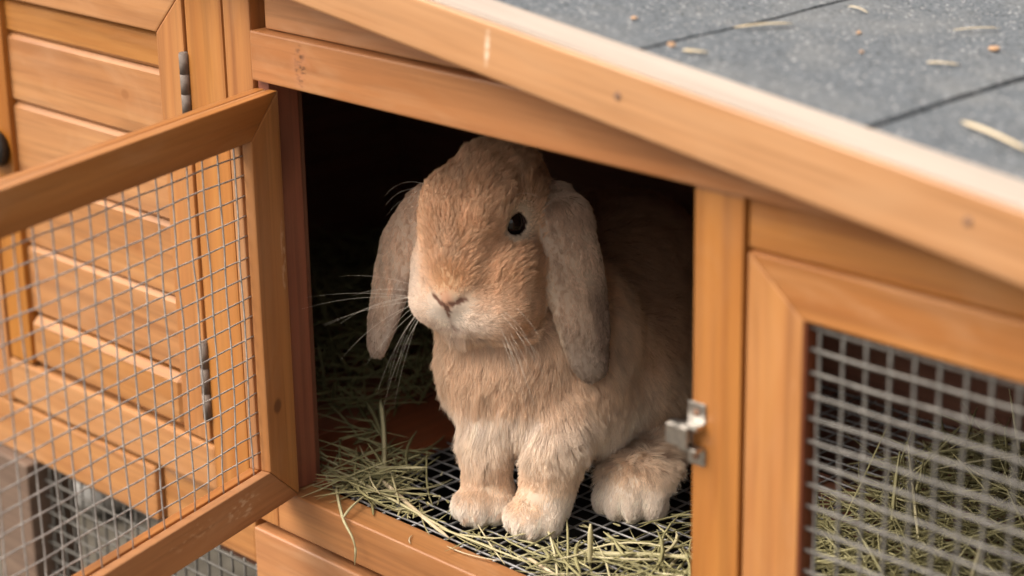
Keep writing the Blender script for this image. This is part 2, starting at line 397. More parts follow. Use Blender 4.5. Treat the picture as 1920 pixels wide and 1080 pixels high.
# latch on the post
lt = empty('latch', H, (.3795, 0, .303))
def latch_box(name, x0, x1, y0, y1, z0_, z1_, bev=.0005):
    bm = bmesh.new(); bmesh.ops.create_cube(bm, size=1)
    for v in bm.verts:
        v.co = Vector(((x0+x1)/2+v.co.x*(x1-x0), (y0+y1)/2+v.co.y*(y1-y0), (z0_+z1_)/2+v.co.z*(z1_-z0_)))
    bmesh.ops.bevel(bm, geom=bm.edges[:], offset=bev, segments=2, affect='EDGES')
    return bm_obj(name, bm, M_LATCH, lt)
latch_box('latch_plate', -.0068, .0062, -.0014, .0002, .0075, .0195)
latch_box('latch_plate', -.0068, .0062, -.0014, .0002, -.0185, -.0072)
latch_box('latch_bridge', -.0066, .0060, -.0090, -.0014, .0050, .0078)
latch_box('latch_bridge', -.0066, .0060, -.0090, -.0014, -.0085, -.0060)
latch_box('latch_tongue', -.0155, .0005, -.0105, -.0088, -.0062, .0062)
latch_box('latch_tongue', -.0155, .0005, -.0088, -.0030, .0048, .0066)
for zz in (.0135, -.0130): cyl('screw', (.0, -.0018, zz), (0, 1, 0), .0021, .0012, M_NAIL, lt, 14, .0003)
# roof
ROOF = empty('roof', H)
sl_ = -.118
def rz(x, o=0.): return .5322+sl_*(x-.1951)+o
prism('barge_board', [(-.12, -.012, .5402), (.74, -.012, .4302), (.74, -.012, rz(.74)), (-.12, -.012, rz(-.12))], (1, 0, sl_), (-sl_, 0, 1), (0, -.012, 0), .018, W_EDGE, ROOF, bev=.0022, segs=3)
prism('roof_edge_strip', [(-.12, .0015, rz(-.12, -.030)), (.74, .0015, rz(.74, -.030)), (.74, .0015, rz(.74)), (-.12, .0015, rz(-.12))], (1, 0, sl_), (-sl_, 0, 1), (0, .0015, 0), .0133, W_EDGE, ROOF, bev=.0010)
W_SHEEN = wood('sheen_wood', (.62, .51, .42), (.54, .42, .33), worn=.3, rough=.35, wornc=(.66, .58, .50))  # cream colour paints the bright sky sheen on the roof edge
prism('sheen_strip', [(-.12, .0022, rz(-.12, .0002)), (.74, .0022, rz(.74, .0002)), (.74, .0022, rz(.74, .0016)), (-.12, .0022, rz(-.12, .0016))], (1, 0, sl_), (-sl_, 0, 1), (0, .0022, 0), .0310, W_SHEEN, ROOF, bev=.0005)  # thin added strip carrying the painted sheen of the board's top face
def roofslab(name, x0, x1, y0, y1, o0, o1, mat, n=1, wob=0):
    V, F = [], []
    nx, ny = 2, 30
    rr = random.Random(x0)
    ed = [(rr.uniform(-wob, wob), rr.uniform(-wob, wob)) for _ in range(ny+1)]
    for k in (o0, o1):
        for j in range(ny+1):
            y = y0+(y1-y0)*j/ny
            for i in range(nx+1):
                x = x0+(x1-x0)*i/nx + (ed[j][0] if i == 0 else (ed[j][1] if i == nx else 0))
                V.append((x, y, rz(x, k+(.0004*math.sin(y*40+x*20) if k == o1 else 0))))
    m = nx+1; T = (ny+1)*m
    for j in range(ny):
        for i in range(nx):
            a = j*m+i; F.append((a, a+m, a+m+1, a+1)); F.append((T+a, T+a+1, T+a+m+1, T+a+m))
        a = j*m; F.append((a, T+a, T+a+m, a+m)); a = j*m+nx; F.append((a, a+m, T+a+m, T+a))
    for i in range(nx): F.append((i, i+1, T+i+1, T+i)); a = ny*m+i; F.append((a, T+a, T+a+1, a+1))
    return mesh_obj(name, V, F, mat, ROOF)
roofslab('roof_boards', -.12, .74, .0022, .56, -.016, -.0055, W_DARK)
roofslab('felt_backing', -.12, .74, .0022, .565, -.0054, -.0045, M_SEAM)
for k, (x0, x1) in enumerate(((-.12, .0170), (.0205, .1705), (.1745, .3245), (.3289, .4782), (.4826, .6330), (.6370, .74))):
    roofslab('roof_felt', x0, x1, .0024, .566, -.0044, -.0016+.0004*(k % 2), M_FELT, wob=.0005)
for (x, z) in ((.3455, .4991), (.5688, .4740), (.10, .5262)):
    n = cyl('nail', (x, -.0301, z), (0, 1, 0), .0024, .0012, M_NAIL, ROOF, 14, .0003)
# interior
IN = H
slab('floor_plank', -.060, .014, .0255, .425, .1440, .1530, W_RED, IN, 'y')
slab('floor_plank', -.140, -.062, .030, .425, .1440, .1530, W_RED, IN, 'y')
slab('floor_plank', -.36, -.142, .030, .425, .1440, .1530, W_RED, IN, 'y')
wire_grid('wire_floor', (0, 0, .1478), (1, 0, 0), (0, 1, 0), fr(.0215, .66, .0160), fr(.0290, .425, .0141), .012, .66, .0235, .43, .00085, M_FLOORWIRE, H, jit=.0005, wob=.0012)
slab('floor_bearer', .012, .66, .27, .295, .118, .1455, W_DARK, IN)
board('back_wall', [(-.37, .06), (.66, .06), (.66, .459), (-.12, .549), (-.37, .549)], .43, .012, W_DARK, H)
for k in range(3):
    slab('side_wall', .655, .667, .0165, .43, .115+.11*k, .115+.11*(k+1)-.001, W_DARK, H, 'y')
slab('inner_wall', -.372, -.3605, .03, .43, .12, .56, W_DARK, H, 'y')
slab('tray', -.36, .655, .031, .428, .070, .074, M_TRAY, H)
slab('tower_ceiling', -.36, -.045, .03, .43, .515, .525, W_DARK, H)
slab('run_back_wall', -.40, .70, .40, .410, -.118, .066, W_DARK, H)
wire_grid('run_mesh', (0, .006, 0), (1, 0, 0), (0, 0, 1), fr(-.330, .66, .0155), fr(-.112, .075, .0141), -.336, .66, -.118, .0745, .00115, M_RUN, H)

# ------------------------------------------------------------------ loose things round the hutch
def stone(name, c, r, seed, label, cat):
    bm = bmesh.new(); bmesh.ops.create_icosphere(bm, subdivisions=4, radius=1)
    for v in bm.verts:
        p = v.co; k = 1+.10*math.sin(p.x*3+seed)*math.sin(p.y*2.3+seed)+.05*math.sin(p.z*5+p.x*4+seed)
        v.co = Vector((p.x*r[0]*k, p.y*r[1]*k, max(p.z, -.6)*r[2]*k))
    o = bm_obj(name, bm, M_STONE, None, True); o.location = c
    thing(o, label, cat)
stone('stone', (-.590, .215, -.075), (.060, .05, .045), 1.3, 'pale grey rounded stone on the soil behind the lower wire of the hutch', 'stone')

def blade(V, F, T, pts, wdt, tone, twist=0.):
    """one flat grass blade, folded slightly along its length"""
    P = [Vector(p) for p in pts]; n = len(P); base = len(V)
    for i, p in enumerate(P):
        d = (P[min(i+1, n-1)]-P[max(i-1, 0)]).normalized()
        a = d.cross(Vector((0, 0, 1)));
        a = a.normalized() if a.length > .05 else Vector((1, 0, 0))
        up = a.cross(d)
        an = twist*(i/(n-1)-.3)
        a2 = a*math.cos(an)+up*math.sin(an); u2 = up*math.cos(an)-a*math.sin(an)
        ww = wdt*(1 if 0 < i < n-1 else .35)
        V += [p-a2*ww/2, p+u2*ww*.3, p+a2*ww/2, p-u2*ww*.12]
        T += [tone]*4
    for i in range(n-1):
        for k in range(4):
            b_ = base+i*4; F.append((b_+k, b_+(k+1) % 4, b_+4+(k+1) % 4, b_+4+k))
def hay_object(name, blades, mat, label, cat, group=None, kind=None):
    V, F, T = [], [], []
    for (pts, wdt, tone, tw) in blades: blade(V, F, T, pts, wdt, tone, tw)
    o = mesh_obj(name, V, F, mat, None, True)
    at = o.data.attributes.new('tone', 'FLOAT', 'POINT'); at.data.foreach_set('value', T)
    thing(o, label, cat, group, kind)
    return o
def rblade(x, y, z, ln, az, el, wdt, tone, bend=.3, floor=.1505):
    d = Vector((math.cos(az)*math.cos(el), math.sin(az)*math.cos(el), math.sin(el)))
    side = Vector((-math.sin(az), math.cos(az), 0))*random.uniform(-bend, bend)*ln
    dz = random.uniform(-.2, .25)*ln*.5
    pts = []
    for i in range(6):
        t = i/5-.5
        q = Vector((x, y, z))+d*ln*t+side*(.25-t*t)+Vector((0, 0, dz*(.25-t*t)))
        q.z = max(q.z, floor+.0008); q.y = max(q.y, -.02)
        pts.append(q)
    return (pts, wdt, tone, random.uniform(-1.5, 1.5))
def scatter(n, fx, zf, lnr, wr, tones, elr=.25, azf=None, bend=.3):
    out = []
    for _ in range(n):
        x, y = fx(); z = zf(x, y)
        az = azf() if azf else random.uniform(0, math.pi)
        out.append(rblade(x, y, z, random.uniform(*lnr), az, random.gauss(0, elr), random.uniform(*wr), random.uniform(*tones), bend))
    return out
U = random.uniform
# heap behind the window
def heapz(x, y): return .153+U(0, 1)*(.004+.016*min(1, max(0, (x-.30)/.12)))
hay = scatter(2600, lambda: (U(.30, .64), U(.045, .415)), heapz, (.03, .10), (.0008, .0028), (.05, .85), .30)
hay += scatter(60, lambda: (U(.31, .60), U(.06, .40)), lambda x, y: U(.165, .180), (.05, .12), (.0015, .003), (.4, 1), .55, bend=.15)
hay_object('hay_heap', hay, M_HAY, 'heap of greenish hay on the wire floor behind the window wire', 'hay', kind='stuff')
# patch right of the paws, along the sill
def cluster():
    t = U(0, 1)**.8
    return (.205+.14*t+random.gauss(0, .012), .040+.10*U(0, 1)*t+abs(random.gauss(0, .012)))
hay = scatter(75, cluster, lambda x, y: U(.152, .158+.010*max(0, min(1, (x-.22)/.1))), (.03, .085), (.0009, .0030), (.35, 1), .10, bend=.7)
hay += scatter(75, lambda: (U(.235, .36), U(.07, .20)), lambda x, y: U(.151, .160), (.03, .07), (.0010, .0030), (.1, .9), .15, bend=.6)
hay += scatter(16, lambda: (U(.14, .25), .030+abs(random.gauss(0, .006))), lambda x, y: U(.151, .154), (.02, .07), (.0006, .0018), (.4, 1), .05, azf=lambda: random.gauss(0, .35))
hay += scatter(170, lambda: (U(.13, .34), .028+abs(random.gauss(0, .035))), lambda x, y: .1512, (.004, .014), (.0006, .0022), (.2, 1), .1)
hay_object('hay_patch', hay, M_HAY, 'thin patch of pale green hay between the paws, the sill and the latch post', 'hay', kind='stuff')
# patch in the left corner of the opening
hay = scatter(60, lambda: (.012+abs(random.gauss(0, .022)), .030+abs(random.gauss(0, .030))), lambda x, y: U(.152, .160), (.03, .08), (.0010, .0028), (.35, .95), .18, bend=.6)
hay += scatter(30, lambda: (U(-.06, .03), U(.05, .12)), lambda x, y: U(.154, .166), (.03, .08), (.0012, .0034), (.3, .9), .3)
hay += scatter(14, lambda: (U(.03, .12), .0285+abs(random.gauss(0, .004))), lambda x, y: U(.151, .155), (.03, .08), (.001, .0024), (.3, .95), .05, azf=lambda: random.gauss(0, .3))
hay += scatter(160, lambda: (U(-.03, .12), .026+abs(random.gauss(0, .03))), lambda x, y: .1535, (.004, .016), (.0006, .0024), (.2, 1), .1)
hay_object('hay_patch', hay, M_HAY, 'loose hay in the corner of the opening beside the open wire door', 'hay', kind='stuff')
# heap at the back left, its shade put into low hay tones
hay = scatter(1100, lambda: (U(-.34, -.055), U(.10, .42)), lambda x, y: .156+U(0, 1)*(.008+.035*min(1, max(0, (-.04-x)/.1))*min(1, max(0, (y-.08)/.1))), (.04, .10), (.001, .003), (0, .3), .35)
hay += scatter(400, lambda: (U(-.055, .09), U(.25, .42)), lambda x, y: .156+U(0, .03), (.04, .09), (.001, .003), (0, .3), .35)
hay_object('hay_heap', hay, M_HAY, 'shaded hay heaped deep in the hutch behind the rabbit', 'hay', kind='stuff')

# single straws that stand out
def straw(pts, wdt, label, mat=M_STRAW, group=None, cat='straw', name='hay_straw'):
    P = [Vector(p) for p in pts]; D = []
    for i in range(len(P)-1):
        for k in range(3): D.append(P[i].lerp(P[i+1], k/3))
    D.append(P[-1])
    for _ in range(2): D = [D[0]]+[(D[i-1]+D[i]*2+D[i+1])/4 for i in range(1, len(D)-1)]+[D[-1]]
    V, F, T = [], [], []
    blade(V, F, T, D, wdt, .9, .3)
    F.append((0, 3, 2, 1)); n = len(V); F.append((n-4, n-3, n-2, n-1))
    o = mesh_obj(name, V, F, mat, None, True)
    at = o.data.attributes.new('tone', 'FLOAT', 'POINT'); at.data.foreach_set('value', [T_*1.0 for T_ in T])
    thing(o, label, cat, group)
    return o
GR = 'bits of straw lying on the roof felt'
def rp(x, y, h=.0): return (x, y, rz(x, .0004+h))
straw([rp(.3309, .0855), rp(.3385, .104, .001), rp(.3450, .1221)], .0026, 'thick yellow straw lying beside the first seam of the grey roof', group=GR)
straw([rp(.3439, .025), rp(.352, .027, .001), rp(.3551, .0336)], .0030, 'short curled pale straw on the felt near the barge board', group=GR)
straw([rp(.3396, .1823), rp(.349, .180, .002), rp(.3558, .1808)], .0016, 'thin pale straw on the far felt just right of the seam', group=GR)
straw([rp(.327, .2101), rp(.336, .212, .001), rp(.3413, .2292), rp(.347, .250)], .0016, 'long bent straw at the upper edge of the picture on the seam', group=GR)
straw([rp(.406, .1959), rp(.413, .211, .001), rp(.4195, .2255)], .0015, 'straight thin straw on the far right felt near the top corner', group=GR)
straw([rp(.4353, .1269), rp(.443, .132, .001), rp(.449, .1395)], .0022, 'faded flat straw in the middle of the right felt sheet', group=GR)
straw([rp(.507, .0552), rp(.528, .049, .002), rp(.556, .042, .001)], .0040, 'broad cream straw nearest the right edge of the roof', group=GR)
def chip(x, y, r, seed, label):
    bm = bmesh.new(); bmesh.ops.create_icosphere(bm, subdivisions=2, radius=1)
    rr = random.Random(seed)
    for v in bm.verts: v.co = Vector((v.co.x*r*(1+rr.uniform(-.2, .2)), v.co.y*r*.8*(1+rr.uniform(-.2, .2)), v.co.z*r*.45*(1+rr.uniform(-.2, .2))))
    o = bm_obj('wood_chip', bm, M_CHIP, None); o.location = rp(x, y, r*.3-.001); o.rotation_euler = (0, 0, seed)
    thing(o, label, 'wood chip', 'crumbs on the roof felt')
chip(.4416, .1844, .0036, 1, 'largest brown wood chip on the grey roof felt')
chip(.3767, .143, .0019, 2, 'small tan crumb in the middle of the felt sheet between the seams')
chip(.3330, .028, .0028, 3, 'pale crumb right on the first roof seam near the barge board')
chip(.2850, .050, .0020, 4, 'faint cream crumb on the felt left of the first seam')
chip(.4010, .1130, .0016, 5, 'tiny orange crumb lower on the middle felt sheet')
# straws lying over the sill
straw([(.0220, .026, .1530), (.0380, .014, .1545), (.0520, .004, .1550), (.0680, -.0062, .1510), (.0775, -.0070, .1440), (.0805, -.0066, .1350), (.0780, -.0064, .1215)], .0024, 'pale straw hanging down over the front of the sill', M_HAY, cat='straw')
straw([(.0660, -.0055, .1530), (.0600, .0080, .1560), (.0510, .0310, .1555)], .0024, 'short green stem crossing the hanging straw on the sill', M_HAY)
straw([(.0430, .0520, .1555), (.0620, .0460, .1555), (.0850, .0385, .1550), (.1150, .0300, .1540), (.1420, .0235, .1530)], .0042, 'broad cream straw lying on the wire beside the left forepaw')
straw([(.1390, .0300, .1530), (.1600, .0330, .1560), (.1760, .0420, .1565), (.1820, .0670, .1560)], .0024, 'long curved pale blade just in front of the forepaws', M_HAY)
straw([(.1240, .0300, .1530), (.1500, .0290, .1545), (.1810, .0300, .1545), (.2100, .0330, .1530)], .0026, 'greenish stem lying along the sill below the forepaws', M_HAY)
straw([(.1960, .0300, .1530), (.2050, .0500, .1560), (.2070, .0800, .1550)], .0022, 'thin green stem pointing from the sill to the hind foot', M_HAY)
straw([(-.0104, .0400, .1560), (.0248, .0384, .1575), (.0624, .0357, .1560), (.1104, .0323, .1545), (.1392, .0303, .1530)], .0032, 'yellow straw lying along the inner edge of the sill', M_HAY)
straw([(-.010, .098, .190), (.004, .088, .176), (.018, .076, .163), (.028, .066, .1535)], .0040, 'tall olive stem leaning up in front of the red plank', M_HAY)
straw([(.020, .060, .157), (.040, .066, .1600), (.062, .078, .163)], .0044, 'yellow green blade lying across the wire left of the paws', M_HAY)
straw([(.148, .0160, .1515), (.165, .0150, .1520), (.182, .0180, .1530), (.193, .0220, .1535)], .0013, 'thin forked pale stem lying on the sill', M_STRAW)
straw([(.118, .0120, .1512), (.121, .006, .1514), (.127, .002, .1512)], .0010, 'tiny dry fibre on the front of the sill', M_STRAW)
straw([(.240, .058, .153), (.2420, .056, .165), (.2435, .055, .185)], .0036, 'upright pale green blade standing in front of the hind foot', M_HAY)
straw([(.225, .066, .1535), (.250, .080, .157), (.278, .098, .158), (.30, .115, .157)], .0060, 'broad flat yellow blade beside the latch post', M_HAY)
straw([(.200, .040, .1520), (.213, .036, .1535), (.232, .033, .1530)], .0036, 'pale broken stem lying near the sill below the paws', M_STRAW)
straw([(.47, .16, .215), (.475, .14, .195), (.482, .12, .180), (.49, .10, .168)], .0032, 'long pale stem leaning in the hay behind the window wire', M_HAY)
#RABBIT
# ------------------------------------------------------------------ the rabbit
# rabbit frame: s = its left, f = forward, z = up
RO = np.array([.14, .085, .1490]); ra = R(-68)
FV = np.array([math.cos(ra), math.sin(ra), 0]); SV = np.array([-FV[1], FV[0], 0]); ZV = np.array([0, 0, 1.])
RB = np.array([SV, FV, ZV])
def to_world(P): return RO+P@RB
def unit(v): return v/np.maximum(np.linalg.norm(v, axis=-1, keepdims=True), 1e-9)
blobs = []          # centre, radii, axes (rows), blend group
def E_(c, r, ax=None, g='b'): blobs.append((np.array(c, float), np.array(r, float), ax, g))
def bothE(c, r, mid=-.030, **k):
    E_(c, r, **k); E_((2*mid-c[0], c[1], c[2]), r, **k)
MID = -.030
# head
E_((MID, -.040, .207), (.0330, .044, .0400)); E_((MID, -.056, .216), (.0340, .036, .0330))
E_((MID, -.010, .192), (.0250, .034, .0310)); E_((MID-.008, -.014, .200), (.0260, .034, .0300)); E_((MID, .008, .168), (.0205, .021, .0220))
bothE((MID+.0140, .0100, .1520), (.0185, .0175, .0155)); E_((MID+.0270, .0020, .1510), (.0200, .022, .0175)); bothE((MID+.0250, -.020, .166), (.0205, .030, .0290)); E_((MID+.0330, -.010, .170), (.0165, .024, .0280)); E_((MID, .002, .172), (.0250, .022, .0240))
bothE((MID+.0215, -.013, .2225), (.0105, .017, .0090))         # brow
E_((MID, .004, .138), (.0150, .0150, .0090)); E_((MID, .0255, .1630), (.0065, .0060, .0050))
E_((MID+.002, -.045, .165), (.034, .034, .036))
bothE((MID+.0290, -.038, .205), (.0125, .022, .024))
E_((MID+.0330, -.006, .1490), (.0160, .024, .0180)); E_((MID-.0270, -.008, .1500), (.0150, .022, .0160)); bothE((MID+.0165, .0, .2140), (.0100, .018, .011))
# neck, chest, trunk
E_((-.022, -.045, .135), (.048, .040, .040)); E_((-.014, -.040, .098), (.053, .045, .050)); E_((.000, -.036, .068), (.039, .036, .034))
E_((.002, -.090, .098), (.060, .080, .066)); E_((.000, -.170, .100), (.070, .095, .078)); E_((.000, -.215, .092), (.072, .080, .078))
E_((.012, -.110, .060), (.058, .085, .045))
E_((.056, -.150, .070), (.034, .072, .062)); E_((-.050, -.150, .070), (.034, .072, .062))          # haunches
E_((.038, -.055, .072), (.026, .034, .040)); E_((-.046, -.060, .078), (.024, .032, .038))           # shoulders
E_((.0, -.292, .085), (.020, .020, .018))                                                          # tail
# forelegs
def chain(P, r0, r1, n=8, g='b', sq=1.):
    P = np.array(P, float); L_ = np.linalg.norm(np.diff(P, axis=0), axis=1); s_ = np.r_[0, np.cumsum(L_)]; s_ /= s_[-1]
    for t in np.linspace(0, 1, n):
        c = [np.interp(t, s_, P[:, k]) for k in range(3)]; r = r0+(r1-r0)*t
        E_(c, (r, r*sq, r*1.1), g=g)
chain([(-.030, -.030, .078), (-.0200, -.006, .045), (-.0175, .001, .020)], .0185, .0164, g='l')
chain([(.030, -.036, .080), (.0300, -.008, .045), (.0280, .005, .020)], .0210, .0178, g='r')
for cx, cy, g in ((-.0155, .0085, 'l'), (.0262, .0145, 'r')):
    E_((cx, cy-.002, .0140), (.0185, .0240, .0140), g=g)
    for k, (dx, dy) in enumerate(((-.0135, .0095), (-.0046, .0165), (.0046, .0165), (.0135, .0090))):
        E_((cx+dx, cy+dy, .0100), (.0068, .0100, .0100), g='t%s%d' % (g, k))
# hind feet
for cx, cy, sgn, g in ((.0760, -.050, 1, 'h'), (-.040, -.110, -1, 'i')):
    E_((cx, cy, .0190), (.0255, .036, .0180), g=g); E_((cx, cy-.045, .020), (.020, .035, .018), g=g)
    for k, (dx, dy) in enumerate(((-.0180, .020), (-.0060, .0270), (.0062, .0265), (.0185, .0190))):
        E_((cx+dx, cy+dy, .0100), (.0080, .0130, .0125), g='t%s%d' % (g, k))
# ears: flattened chains; n = flat normal
def ear(P, W, nrm, th, g):
    P = np.array(P, float); L_ = np.linalg.norm(np.diff(P, axis=0), axis=1); s_ = np.r_[0, np.cumsum(L_)]; s_ /= s_[-1]
    m_ = 22
    for t in np.linspace(0, 1, m_):
        c = np.array([np.interp(t, s_, P[:, k]) for k in range(3)])
        c2 = np.array([np.interp(min(1, t+.05), s_, P[:, k]) for k in range(3)]); c1 = np.array([np.interp(max(0, t-.05), s_, P[:, k]) for k in range(3)])
        v = unit(c2-c1); nn = np.array(nrm(t), float); nn = unit(nn-v*(nn@v)); wd = np.cross(v, nn)
        wth = np.interp(t, np.linspace(0, 1, len(W)), W)
        E_(c, (th(t), wth, .011), ax=np.array([nn, wd, v]), g=g)
EARL = [(.0110, -.058, .217), (.0230, -.047, .209), (.0340, -.035, .181), (.0400, -.029, .153), (.0470, -.023, .125), (.0520, -.021, .109)]
EARR = [(-.060, -.046, .212), (-.080, -.037, .202), (-.0950, -.029, .176), (-.0995, -.023, .148), (-.1040, -.017, .122), (-.1070, -.015, .108)]
ear(EARL, [.0110, .018, .0195, .0205, .0205, .0185, .0125], lambda t: (.72, .69, .1), lambda t: .0062-.0014*t, 'e')
ear(EARR, [.0150, .0185, .0200, .0205, .0195, .016, .0105], lambda t: (-.50, .86, .1), lambda t: .0062-.0014*t, 'f')

lo = np.array([-.135, -.325, -.004]); hi = np.array([.125, .055, .268]); h = .0022
dims = np.ceil((hi-lo)/h).astype(int)+1
gx = [lo[k]+h*np.arange(dims[k]) for k in range(3)]
def blob_d(P, c, r, ax):
    q = P-c
    if ax is not None: q = q@ax.T
    q0 = q/r; k0 = np.sqrt((q0**2).sum(-1)); k1 = np.sqrt(((q0/r)**2).sum(-1))
    return k0*(k0-1)/np.maximum(k1, 1e-6)
KB = {'b': .012, 'l': .005, 'r': .005, 'e': .004, 'f': .004, 'h': .007, 'i': .007}
EG = []
def field():
    groups = {}
    for c, r, ax, g in blobs:
        mar = (max(r)+.035 if g == 'b' else max(r)+.02)
        i0 = np.maximum(((c-mar-lo)/h).astype(int), 0); i1 = np.minimum(((c+mar-lo)/h).astype(int)+2, dims)
        sl = tuple(slice(a, b) for a, b in zip(i0, i1))
        X = np.stack(np.meshgrid(*(gx[k][sl[k]] for k in range(3)), indexing='ij'), -1)
        d = blob_d(X, c, r, ax).astype(np.float32)
        if g not in groups: groups[g] = np.full(dims, .05, np.float32)
        G = groups[g][sl]; k = KB.get(g, .003)
        hh = np.maximum(k-np.abs(G-d), 0)/k
        groups[g][sl] = np.minimum(G, d)-hh*hh*k*.25
    EG.append(groups['e']); EG.append(groups['f'])
    D = groups.pop('b')
    for g, G in groups.items():
        k = .010 if g in 'lrhi' else (.006 if g in 'ef' else .0040)
        hh = np.maximum(k-np.abs(G-D), 0)/k
        D = np.minimum(D, G)-hh*hh*k*.25
    return D
D = field()
EYES = [(MID+.0275, -.0150, .2062), (MID-.0250, -.0230, .2062)]
X = np.stack(np.meshgrid(*gx, indexing='ij'), -1)
for e in EYES:     # shallow eye sockets
    d = np.sqrt((((X-np.array(e))/np.array((.0105, .0090, .0102)))**2).sum(-1))*.0095-.0095
    D = np.where(d < .02, np.maximum(D, -(d+.0012)), D)
def capsule(a, b, r):
    a = np.array(a); b = np.array(b); t = np.clip(((X-a)@(b-a))/((b-a)@(b-a)), 0, 1)
    return np.linalg.norm(X-(a+t[..., None]*(b-a)), axis=-1)-r
for a, b, r in (((MID, .0320, .1590), (MID, .0290, .1450), .0012), ((MID, .0355, .1595), (MID+.0125, .0280, .1650), .0014), ((MID, .0355, .1595), (MID-.0135, .0270, .1650), .0012)):
    D = np.maximum(D, -capsule(a, b, r))
del X
def surface_nets(D):
    ins = D < 0
    c = np.zeros(np.array(D.shape)-1, np.int8)
    for i in (0, 1):
        for j in (0, 1):
            for k in (0, 1): c += ins[i:D.shape[0]-1+i, j:D.shape[1]-1+j, k:D.shape[2]-1+k]
    act = (c > 0) & (c < 8)
    idx = -np.ones(act.shape, np.int64); idx[act] = np.arange(act.sum())
    cells = np.argwhere(act)
    acc = np.zeros((len(cells), 3)); cnt = np.zeros(len(cells))
    for ax in range(3):
        o1, o2 = [a for a in range(3) if a != ax]
        for u in (0, 1):
            for v in (0, 1):
                p = cells.copy(); p[:, o1] += u; p[:, o2] += v; q = p.copy(); q[:, ax] += 1
                a = D[p[:, 0], p[:, 1], p[:, 2]]; b = D[q[:, 0], q[:, 1], q[:, 2]]
                m = (a < 0) != (b < 0); t = a/np.where(m, a-b, 1)
                pos = p.astype(float); pos[:, ax] += t
                acc[m] += pos[m]; cnt[m] += 1
    verts = lo+h*acc/cnt[:, None]
    quads = []
    for ax in range(3):
        o1, o2 = [a for a in range(3) if a != ax]
        sl0 = [slice(1, s-1) for s in D.shape]; sl0[ax] = slice(0, D.shape[ax]-1)
        sl1 = list(sl0); sl1[ax] = slice(1, D.shape[ax])
        a = D[tuple(sl0)] < 0; b = D[tuple(sl1)] < 0
        pts = np.argwhere(a != b); flip = a[tuple(pts.T)]
        base = pts.copy(); 
        for k in range(3):
            if k != ax: base[:, k] += 1
        def cell(du, dv):
            q = base.copy(); q[:, o1] -= du; q[:, o2] -= dv
            return idx[q[:, 0], q[:, 1], q[:, 2]]
        Q = np.stack([cell(1, 1), cell(0, 1), cell(0, 0), cell(1, 0)], 1)
        if ax == 1: flip = ~flip
        Q[~flip] = Q[~flip][:, ::-1]
        quads.append(Q)
    return verts, np.concatenate(quads)
VR, FR = surface_nets(D)
# relax a little
nb = np.zeros((len(VR), 3)); ct = np.zeros(len(VR))
for _ in range(3):
    nb[:] = 0; ct[:] = 0
    for a in range(4):
        np.add.at(nb, FR[:, a], VR[FR[:, (a+1) % 4]]); np.add.at(ct, FR[:, a], 1)
        np.add.at(nb, FR[:, a], VR[FR[:, (a-1) % 4]]); np.add.at(ct, FR[:, a], 1)
    VR = VR*.5+.5*nb/np.maximum(ct, 1)[:, None]

def gradient(P):
    q = (P-lo)/h; i = np.clip(q.astype(int), 1, dims-3); t = q-i
    def samp(I, T):
        o = 0
        for a in (0, 1):
            for b in (0, 1):
                for c in (0, 1):
                    w_ = (T[:, 0] if a else 1-T[:, 0])*(T[:, 1] if b else 1-T[:, 1])*(T[:, 2] if c else 1-T[:, 2])
                    o = o+w_*D[I[:, 0]+a, I[:, 1]+b, I[:, 2]+c]
        return o
    G = np.stack([samp(np.clip(i+np.eye(3, dtype=int)[k], 0, dims-2), t)-samp(np.clip(i-np.eye(3, dtype=int)[k], 0, dims-2), t) for k in range(3)], 1)
    return unit(G)
def nz(P, sc, seed, n=7):
    r_ = np.random.default_rng(seed); o = 0
    for k in range(n):
        v = r_.normal(size=3)*sc*(1+.35*k); o = o+np.sin(P@v+r_.uniform(0, 6.28))/(1+.25*k)
    return o/2.2
def sm(x, a, b):
    t = np.clip((x-a)/(b-a), 0, 1); return t*t*(3-2*t)
def ball(P, c, r, soft=.6):
    d = np.linalg.norm((P-np.array(c))/np.array(r), axis=1); return 1-sm(d, soft, 1.)
earL_pts = np.array(EARL); earR_pts = np.array(EARR)
def seg_dist(P, C_):
    best = np.full(len(P), 9.)
    for a, b in zip(C_[:-1], C_[1:]):
        t = np.clip((P-a)@(b-a)/((b-a)@(b-a)), 0, 1); best = np.minimum(best, np.linalg.norm(P-(a+t[:, None]*(b-a)), axis=1))
    return best
def ear_mask(P):
    i = np.clip(np.rint((P-lo)/h).astype(int), 0, dims-1); out = []
    for k, G in enumerate(EG):
        out.append((G[i[:, 0], i[:, 1], i[:, 2]] < .0022) & (np.abs(P[:, 0]-(.030 if k == 0 else -.09)) < .06) & (P[:, 2] < .226))
    return out
TAN = np.array([.77, .51, .325]); DEEP = np.array([.66, .39, .215]); CREAM = np.array([.84, .67, .51]); WHITE = np.array([.94, .86, .77])
GREY = np.array([.52, .40, .32]); EARC = np.array([.70, .51, .38]); BODYSHADE = np.array([.30, .165, .10])
